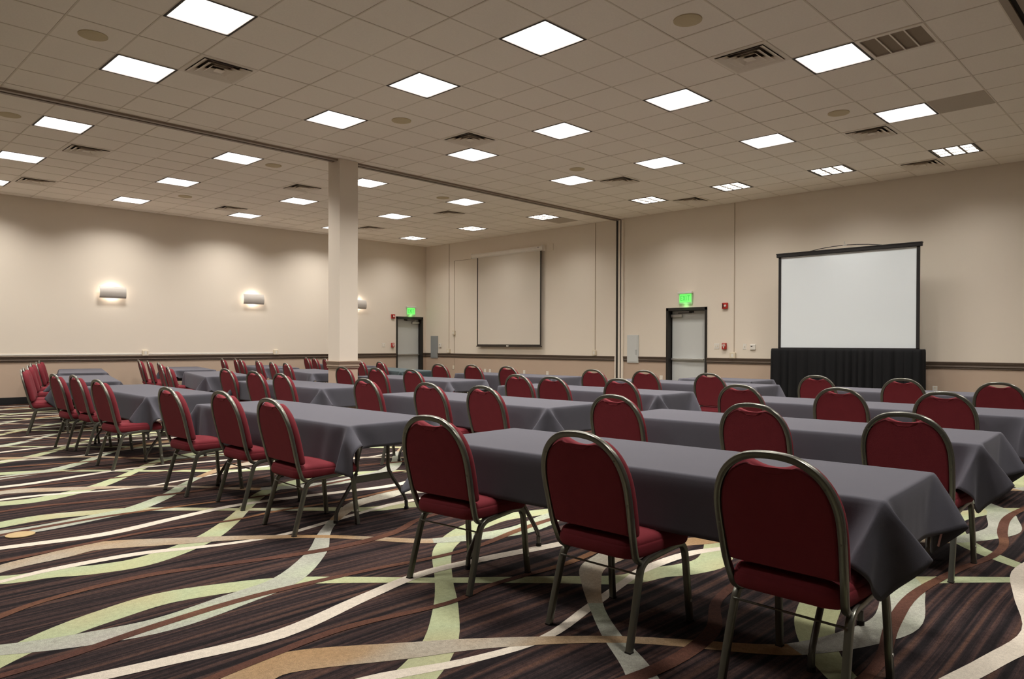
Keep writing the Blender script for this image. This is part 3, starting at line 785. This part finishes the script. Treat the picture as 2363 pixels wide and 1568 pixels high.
# ------------------------------------------------------------------ banquet chair
def make_chair():
    r = thing('banquet_chair', 'x', 'chair')
    S = rsec(.0265, .0265, .005)
    yl = .205
    for s in (-1, 1):
        # side frame: rear leg, seat rail, front leg bent from one tube line (local +x = forward)
        rear = catmull([(-.222, s*.215, .004), (-.178, s*.212, .16), (-.142, s*.207, .285), (-.122, s*.205, .325), (-.088, s*.204, .346), (-.045, s*.204, .352)], 5)
        mb = MB(); mb.sweep(rear, S, binormal=(0, 1, 0)); lg = mb.obj('leg', M_METAL, r, angle=.6)
        mb = MB(); mb.box(-.236, -.208, s*.215-.014, s*.215+.014, 0, .008, .002); mb.obj('foot_glide', M_DARK, lg)
        rail = catmull([(-.045, s*.204, .352), (.06, s*.203, .360), (.15, s*.202, .366)], 4)
        mb = MB(); mb.sweep(rail, S, binormal=(0, 1, 0)); mb.obj('seat_rail', M_METAL, r, angle=.6)
        fr = catmull([(.15, s*.202, .366), (.185, s*.202, .362), (.212, s*.203, .335), (.222, s*.206, .28), (.236, s*.210, .13), (.250, s*.213, .004)], 5)
        mb = MB(); mb.sweep(fr, S, binormal=(0, 1, 0)); lg = mb.obj('leg', M_METAL, r, angle=.6)
        mb = MB(); mb.box(.236, .264, s*.213-.014, s*.213+.014, 0, .008, .002); mb.obj('foot_glide', M_DARK, lg)
        mb = MB(); mb.cyl((.240 if s < 0 else .240, s*(.2105+.0115)-(.004 if s < 0 else 0), .10), .007, .004, 10, 'y'); mb.obj('stacking_button', M_CHROME, lg)
    # back frame: one hoop
    lean = lambda z: -.168-.128*((z-.36)/.525)**1.0
    pts = [(-.085, -yl+.012, .336), (-.125, -yl+.008, .343), (-.158, -yl+.004, .366), (-.178, -yl-.001, .41)]
    def side(z, yy): return (lean(z)-.004, yy, z)
    half = [(.47, .2125), (.55, .2165), (.63, .219), (.69, .2165), (.745, .204), (.795, .179), (.835, .141), (.862, .092), (.873, .032)]
    Lp = pts+[side(z, -y) for z, y in half]
    Rp = [(x, -y, z) for x, y, z in pts]+[side(z, y) for z, y in half]
    P = catmull(Lp+Rp[::-1], 4)
    mb = MB(); mb.sweep(P, rsec(.027, .023, .006), binormal=None if 0 else (0.97, 0, .236)); bf = mb.obj('back_frame', M_METAL, r, angle=.6)
    for z, y in ((.60, .217), (.78, .181)):
        for s in (-1, 1):
            mb = MB(); mb.cyl((lean(z)-.0165, s*y, z), .005, .003, 10, 'x'); mb.obj('rivet', M_METAL, bf)
    # rod between the rear legs
    mb = MB(); mb.tube([(-.150, -.207, .30), (-.150, .207, .30)], .0045, 8); mb.obj('stretcher', M_METAL, r)
    mb = MB(); mb.tube([(.205, -.2, .345), (.205, .2, .345)], .006, 8); mb.obj('stretcher', M_METAL, r)
    # back cushion: outline with the hand-hold scoop at the top
    def outline(inset):
        o = []
        for z, y in ((.458, .150), (.458, .198), (.461, .208), (.480, .2115), (.55, .216), (.63, .2185), (.69, .216), (.745, .2035), (.795, .178), (.832, .141), (.848, .108), (.849, .096)):
            o.append((max(y-inset, .01), z-(inset*.8 if z > .8 else -inset*.6 if z < .47 else 0)))
        o.append((.078-inset*.3, .842-inset*.8)); o.append((.05, .829-inset*.8)); o.append((.018, .823-inset*.8))
        return o
    def loop(inset, dx):
        h = outline(inset); pl = [(-y, z) for y, z in h]; pr = [(y, z) for y, z in h][::-1]
        pts = pl+pr; 
        return [(lean(z)+dx, y, z) for y, z in pts]
    mb = MB(); loops = [loop(.022, -.010), loop(.013, -.013), loop(.013, .004), loop(.004, .008), loop(-.006, .019), loop(-.008, .034), loop(-.002, .052), loop(.014, .063), loop(.04, .069), loop(.09, .072)]
    rg = [[mb.bm.verts.new(p) for p in l] for l in loops]
    k = len(rg[0])
    for i in range(len(rg)-1):
        for q in range(k): mb.face((rg[i][q], rg[i][(q+1) % k], rg[i+1][(q+1) % k], rg[i+1][q]))
    for ringv in (rg[0], rg[-1]):
        h = k//2
        for q in range(h-1): mb.face((ringv[q], ringv[q+1], ringv[k-2-q], ringv[k-1-q]))
    o = mb.obj('backrest', M_RED, r, smooth=True)
    sb = o.modifiers.new('round', 'SUBSURF'); sb.levels = 1; sb.render_levels = 1
    # seat cushion
    def rr(w0, w1, x0, x1, rad, z, n=5):
        out = []
        for cx, cy, a0 in ((x1-rad, w1-rad, 0), (x0+rad, w0-rad, PI/2), (x0+rad, -w0+rad, PI), (x1-rad, -w1+rad, 1.5*PI)):
            for q in range(n): out.append((cx+rad*math.cos(a0+q*PI/2/(n-1)), cy+rad*math.sin(a0+q*PI/2/(n-1)), z))
        return out
    Ls = [(.014, .360), (.002, .364), (-.003, .374), (-.005, .39), (-.004, .406), (-.001, .415), (.0008, .4165), (.0005, .418), (.005, .430), (.016, .440), (.035, .446), (.07, .449), (.13, .451)]
    mb = MB(); rg = []
    for ins, z in Ls:
        pts = rr(.205-ins, .218-ins, -.198+ins, .262-ins, max(.07-ins*.4, .02), z)
        rg.append([mb.bm.verts.new((x, y, zz-(.018*max(0, (x-.17)/.09)**2 if zz > .40 else 0))) for x, y, zz in pts])
    k = len(rg[0])
    for i in range(len(rg)-1):
        for q in range(k): mb.face((rg[i][q], rg[i][(q+1) % k], rg[i+1][(q+1) % k], rg[i+1][q]))
    mb.face(rg[0][::-1]); mb.face(rg[-1])
    mb.obj('seat', M_RED, r, smooth=True)
    return r
CHAIR = make_chair(); chair_used = False
APEX = .3015   # the hoop's top sits this far behind the middle of the feet
def put_chair(apex_a, apex_b, yaw, label, group):
    """apex_a/b: where the top of the hoop stands; yaw turns from facing the screen wall"""
    global chair_used
    y = math.radians(yaw)
    # facing direction in world = (cos y, sin y)
    loc = V3(apex_a, apex_b, 0) + Vector((math.cos(y), math.sin(y), 0))*APEX
    if not chair_used:
        CHAIR.location = loc; CHAIR.rotation_euler[2] = y; CHAIR['label'] = label; CHAIR['group'] = group; chair_used = True
    else: dup(CHAIR, loc, y, label, group)

# ------------------------------------------------------------------ folding tables and cloths
def make_table(L, W, H=.700):
    r = thing('folding_table', 'x', 'table'); 
    mb = MB(); mb.box(-W/2+.006, W/2-.006, -L/2+.006, L/2-.006, H-.026, H-.003, .010); mb.obj('tabletop', M_TOP, r)
    for e in (-1, 1):
        y = e*(L/2-.27)
        for s in (-1, 1):
            P = catmull([(s*.135, y, H-.022), (s*.135, y, .42), (s*.137, y, .34), (s*.165, y, .275), (s*.215, y, .205), (s*.272, y, .125), (s*.300, y, .075), (s*.306, y, .03), (s*.306, y, .004)], 4)
            mb = MB(); mb.tube(P, .0135, 10); lg = mb.obj('leg', M_STEEL, r, smooth=True)
            mb = MB(); mb.cyl((s*.306, y, 0), .017, .02, 12); mb.obj('foot_cap', M_DARK, lg)
        mb = MB(); mb.box(-.17, .17, y-.006, y+.006, .255, .305, .003); mb.obj('crossbar', M_STEEL, r)
        mb = MB(); mb.tube([(-.135, y, .60), (.135, y, .60)], .009, 8); mb.obj('crossbar', M_STEEL, r)
        mb = MB(); mb.tube([(0, y, .60), (0, y-e*.28, H-.03)], .008, 8); mb.box(-.012, .012, y-e*.12-.03, y-e*.12+.03, .625, .655, .003); mb.obj('folding_brace', M_STEEL, r)
    mb = MB()
    for s in (-1, 1): mb.box(s*(W/2-.03)-.01, s*(W/2-.03)+.01, -L/2+.05, L/2-.05, H-.045, H-.022)
    mb.obj('apron', M_STEEL, r)
    return r

def sim_cloth(L=2.40,W=.76,H=.70,CL=2.88,CW=1.27,ox=0.0,oy=0.0,seed=0,sp=.04,steps=260,iters=14):
    """table centred at origin, long axis = y; returns (nx,ny,verts)"""
    rng=np.random.RandomState(seed)
    hx,hy=W/2+.004,L/2+.004
    def axis(h,C,o):
        l,r=C/2-h-o,C/2-h+o
        a=[-h-l*k/max(1,round(l/sp)) for k in range(int(round(l/sp)),0,-1)]
        n=int(round(2*(h-.012)/sp)); m=[-h]+list(np.linspace(-h+.012,h-.012,n+1))+[h]
        b=[h+r*k/max(1,round(r/sp)) for k in range(1,int(round(r/sp))+1)]
        return np.array(a+m+b)
    U=axis(hx,CW,ox); V=axis(hy,CL,oy); nx,ny=len(U),len(V)
    u,v=np.meshgrid(U,V,indexing='ij')
    eu=np.maximum(np.abs(u)-hx,0); ev=np.maximum(np.abs(v)-hy,0)
    r=np.hypot(eu,ev); th=np.arctan2(ev,eu); ph=np.minimum(th,np.pi/2-th)*.75
    ph=np.where((eu>0)&(ev>0),ph,0)
    d=r*np.cos(ph); out=r*np.sin(ph)/np.sqrt(2)
    dx=np.where(th<np.pi/4,.012,-.012)*(ph>0)
    P=np.stack([np.clip(u,-hx,hx)+np.sign(u)*(out+dx*.5),np.clip(v,-hy,hy)+np.sign(v)*(out-dx*.5),H+.004-d],-1)
    P+=rng.normal(0,.0015,P.shape)
    flat=np.stack([u,v],-1)
    def cs():
        out=[]
        def add(sa,sb,st):
            out.append((sa,sb,np.linalg.norm(flat[sb]-flat[sa],axis=-1)[...,None],st))
        s=slice
        for st_ in (0,1):
            add((s(st_,nx-1,2),s(None)),(s(st_+1,nx,2),s(None)),1.)
            add((s(None),s(st_,ny-1,2)),(s(None),s(st_+1,ny,2)),1.)
        for st_ in (0,1):
            add((s(st_,nx-1,2),s(0,ny-1)),(s(st_+1,nx,2),s(1,ny)),.5)
            add((s(st_+1,nx,2),s(0,ny-1)),(s(st_,nx-1,2),s(1,ny)),.5)
        for k in (2,):
            for st_ in range(2*k):
                a=[i for i in range(nx-k) if i%(2*k)==st_]
                if a: a=np.array(a); add((a,s(None)),(a+k,s(None)),.12)
                a=[i for i in range(ny-k) if i%(2*k)==st_]
                if a: a=np.array(a); add((s(None),a),(s(None),a+k),.12)
        return out
    C=cs(); Q=P.copy(); dt=1/60.
    g=np.array([0,0,-9.8*dt*dt*.25])
    ntop=(eu==0)&(ev==0)
    for n in range(steps):
        vel=(P-Q)*.985; Q=P.copy(); P=P+vel+g
        for _ in range(iters):
            for sa,sb,rest,st in C:
                A=P[sa];B=P[sb]; D=B-A; l=np.sqrt((D*D).sum(-1,keepdims=True))+1e-9
                c=D*((l-rest)/l*.5*st)
                P[sa]=A+c; P[sb]=B-c
        # collide with table top slab (prism down to H-.04, below that free)
        inside=(np.abs(P[...,0])<hx-1e-6)&(np.abs(P[...,1])<hy-1e-6)&(P[...,2]<H)&(P[...,2]>H-.30)
        px=hx-np.abs(P[...,0]); py=hy-np.abs(P[...,1]); pz=H-P[...,2]
        low=P[...,2]<H-.05
        px=np.where(low,px,px)
        m=np.minimum(np.minimum(px,py),pz)
        a=inside&(m==pz); P[...,2]=np.where(a,H,P[...,2])
        a2=inside&(m==px)&~a; P[...,0]=np.where(a2,np.sign(P[...,0])*hx,P[...,0])
        a3=inside&(m==py)&~a&~a2; P[...,1]=np.where(a3,np.sign(P[...,1])*hy,P[...,1])
        P[...,2]=np.where(ntop,np.maximum(P[...,2],H+.001),P[...,2])
        fr=ntop&(P[...,2]<H+.004)
        Q[fr]=P[fr]; 
        P[fr,0:2]=np.stack([u[fr],v[fr]],-1)
    P[...,2]+=.003
    return nx,ny,P


def cloth_mesh(name, m, **k):
    nx, ny, P = sim_cloth(**k)
    vs = P.reshape(-1, 3).tolist()
    fs = [(i*ny+j, (i+1)*ny+j, (i+1)*ny+j+1, i*ny+j+1) for i in range(nx-1) for j in range(ny-1)]
    me = bpy.data.meshes.new(name); me.from_pydata(vs, [], fs); me.materials.append(m); me.shade_smooth()
    return me
CM = [cloth_mesh('tablecloth', M_CLOTH, seed=3), cloth_mesh('tablecloth', M_CLOTH, seed=11, oy=.08, ox=-.05), cloth_mesh('tablecloth', M_CLOTH, seed=21, ox=-.02, oy=-.02)]
CM_T = CM[0].copy(); CM_T.materials[0] = M_CLOTHT
CM_S = cloth_mesh('tablecloth', M_CLOTH, seed=5, L=1.22, CL=1.72)
T8 = make_table(2.40, .76); t8_used = False
COLN = {'A': 'rightmost column', 'C': 'second column from right', 'E': 'middle column by the pillar', '4': 'second column from left', '5': 'leftmost column'}
ROWN = ['nearest row', 'second row', 'third row', 'fourth row']
def put_table(a, b, yaw, row, col, cloth, first=None):
    global t8_used
    y = math.radians(yaw); loc = V3(a, b, 0)
    lab = f'folding table under a grey cloth in the {ROWN[row]}, {COLN[col]}'
    if not t8_used: T8.location = loc; T8.rotation_euler[2] = y; T8['label'] = lab; T8['group'] = 'cloth covered folding tables'; t8_used = True
    else: dup(T8, loc, y, lab, 'cloth covered folding tables')
    o = link('tablecloth', cloth); o.location = loc; o.rotation_euler[2] = y
    s = o.modifiers.new('smooth', 'SUBSURF'); s.levels = s.render_levels = 1
    s = o.modifiers.new('thick', 'SOLIDIFY'); s.thickness = .0012
    c = 'dark teal grey' if cloth is CM_T else 'charcoal grey'
    tag(o, f'{c} tablecloth draped over the {ROWN[row]} table of the {COLN[col]}', 'tablecloth', 'grey tablecloths')
    return o
TABLES = [
 (10.93, 15.25, 2.5, 0, 'A', 0), (9.02, 15.15, 3, 1, 'A', 2), (6.98, 15.05, 1, 2, 'A', 1), (4.66, 14.95, 1, 3, 'A', 0),
 (10.94, 12.00, .5, 0, 'C', 1), (9.00, 12.02, 1, 1, 'C', 0), (6.97, 11.80, 1, 2, 'C', 2), (4.80, 11.85, 0, 3, 'C', 0),
 (10.91, 8.38, -1.5, 0, 'E', 2), (8.97, 8.42, -.5, 1, 'E', 0), (6.80, 8.20, 0, 2, 'E', 1), (4.79, 8.45, 0, 3, 'E', 2),
 (10.62, 4.95, -13, 0, '4', 0), (8.42, 4.55, -14, 1, '4', 2), (6.50, 4.55, -14, 2, '4', 1), (4.75, 4.85, -14, 3, '4', 9),
 (9.74, 1.46, -14, 0, '5', 0), (7.75, 1.50, -14, 1, '5', 1), (5.87, 1.46, -14, 2, '5', 0), (3.86, 1.52, -14, 3, '5', 2)]
for a, b, yw, row, col, c in TABLES:
    o = put_table(a, b, yw, row, col, CM_T if c == 9 else CM[c])
    if (row, col) == (0, 'A'):
        mb = MB(); mb.box(-.018, .018, -.0008, .0008, -.028, .028)
        t_ = mb.obj('care_label', M_PINK, o); t_.location = (.33, -1.232, .43); t_.rotation_euler = (.15, .3, 0); t_['label'] = 'small pink care label'
# short table alone near the screen wall
t6 = make_table(1.22, .76); t6.location = V3(3.45, 11.75, 0); t6['label'] = 'short folding table under a grey cloth near the screen wall beyond the rows'
o = link('tablecloth', CM_S); o.location = V3(3.45, 11.75, 0); s = o.modifiers.new('smooth', 'SUBSURF'); s.levels = s.render_levels = 1
tag(o, 'grey tablecloth on the short table near the screen wall beyond the rows', 'tablecloth')

CH_ = {
 (0, 'A'): [(11.66, 14.45, 5), (11.633, 15.39, 0), (11.61, 16.21, -1)],
 (0, 'C'): [(11.71, 11.122, 1), (11.60, 11.90, 0), (11.69, 12.83, -2)],
 (0, 'E'): [(11.68, 7.60, 1), (11.61, 8.12, 0), (11.73, 9.38, 2)],
 (1, 'A'): [(9.757, 14.19, 0), (9.744, 15.233, 1), (9.72, 16.086, -1)],
 (1, 'C'): [(9.683, 10.961, 0), (9.716, 12.034, 1), (9.689, 12.749, 0)],
 (1, 'E'): [(9.47, 7.20, 0), (9.588, 8.30, 2), (9.682, 9.19, 0)],
 (2, 'A'): [(7.84, 14.188, 0), (7.66, 15.003, 1), (7.61, 15.771, -1)],
 (2, 'C'): [(7.778, 11.325, 0), (7.90, 11.98, 2), (7.704, 12.76, 0)],
 (2, 'E'): [(7.745, 7.508, 0), (7.675, 8.296, 1), (7.679, 9.166, -1)],
 (3, 'A'): [(5.35, 13.90, 0), (5.40, 14.85, 1), (5.579, 15.768, 0)],
 (3, 'C'): [(5.72, 10.86, 0), (5.48, 11.58, 1), (5.665, 12.673, 0)],
 (3, 'E'): [(5.592, 7.268, 0), (5.47, 8.02, 1), (5.65, 9.06, 0)],
 (0, '4'): [(11.08, 3.55, -15), (11.44, 5.02, -14), (11.60, 5.68, -16)],
 (0, '5'): [(10.22, .40, -15), (10.512, 1.50, -14), (10.74, 2.153, -14)],
 (1, '4'): [(8.95, 3.20, -14), (9.36, 4.45, -14), (9.727, 5.761, -14)],
 (1, '5'): [(8.40, .50, -14), (8.60, 1.15, -14), (8.67, 1.85, -14)],
 (2, '4'): [(6.861, 2.892, -14), (7.23, 4.219, -14), (7.331, 4.957, -12)],
 (2, '5'): [(6.52, .42, -14), (6.42, .90, -14), (6.675, 1.702, -14)],
 (3, '4'): [(5.02, 3.45, -14), (5.322, 4.37, -14), (5.43, 5.237, -12)],
 (3, '5'): [(4.32, .42, -14), (4.525, 1.163, -14), (4.62, 1.83, -14)],
}
POSN = ['left', 'middle', 'right']
for (row, col), L in CH_.items():
    for k, (a, b, yw) in enumerate(L):
        put_chair(a, b, yw, f'red banquet chair, {POSN[k]} of three at the {ROWN[row]} table, {COLN[col]}', 'red banquet chairs')

# ------------------------------------------------------------------ floor box lid
mb = MB(); mb.cyl((0, 0, .0025), .082, .004, 40); o = mb.obj('floor_box_lid', M_FLOORBOX); o.location = V3(12.845, 11.76, 0)
tag(o, 'small round ochre lid set in the carpet at the lower left', 'floor box')
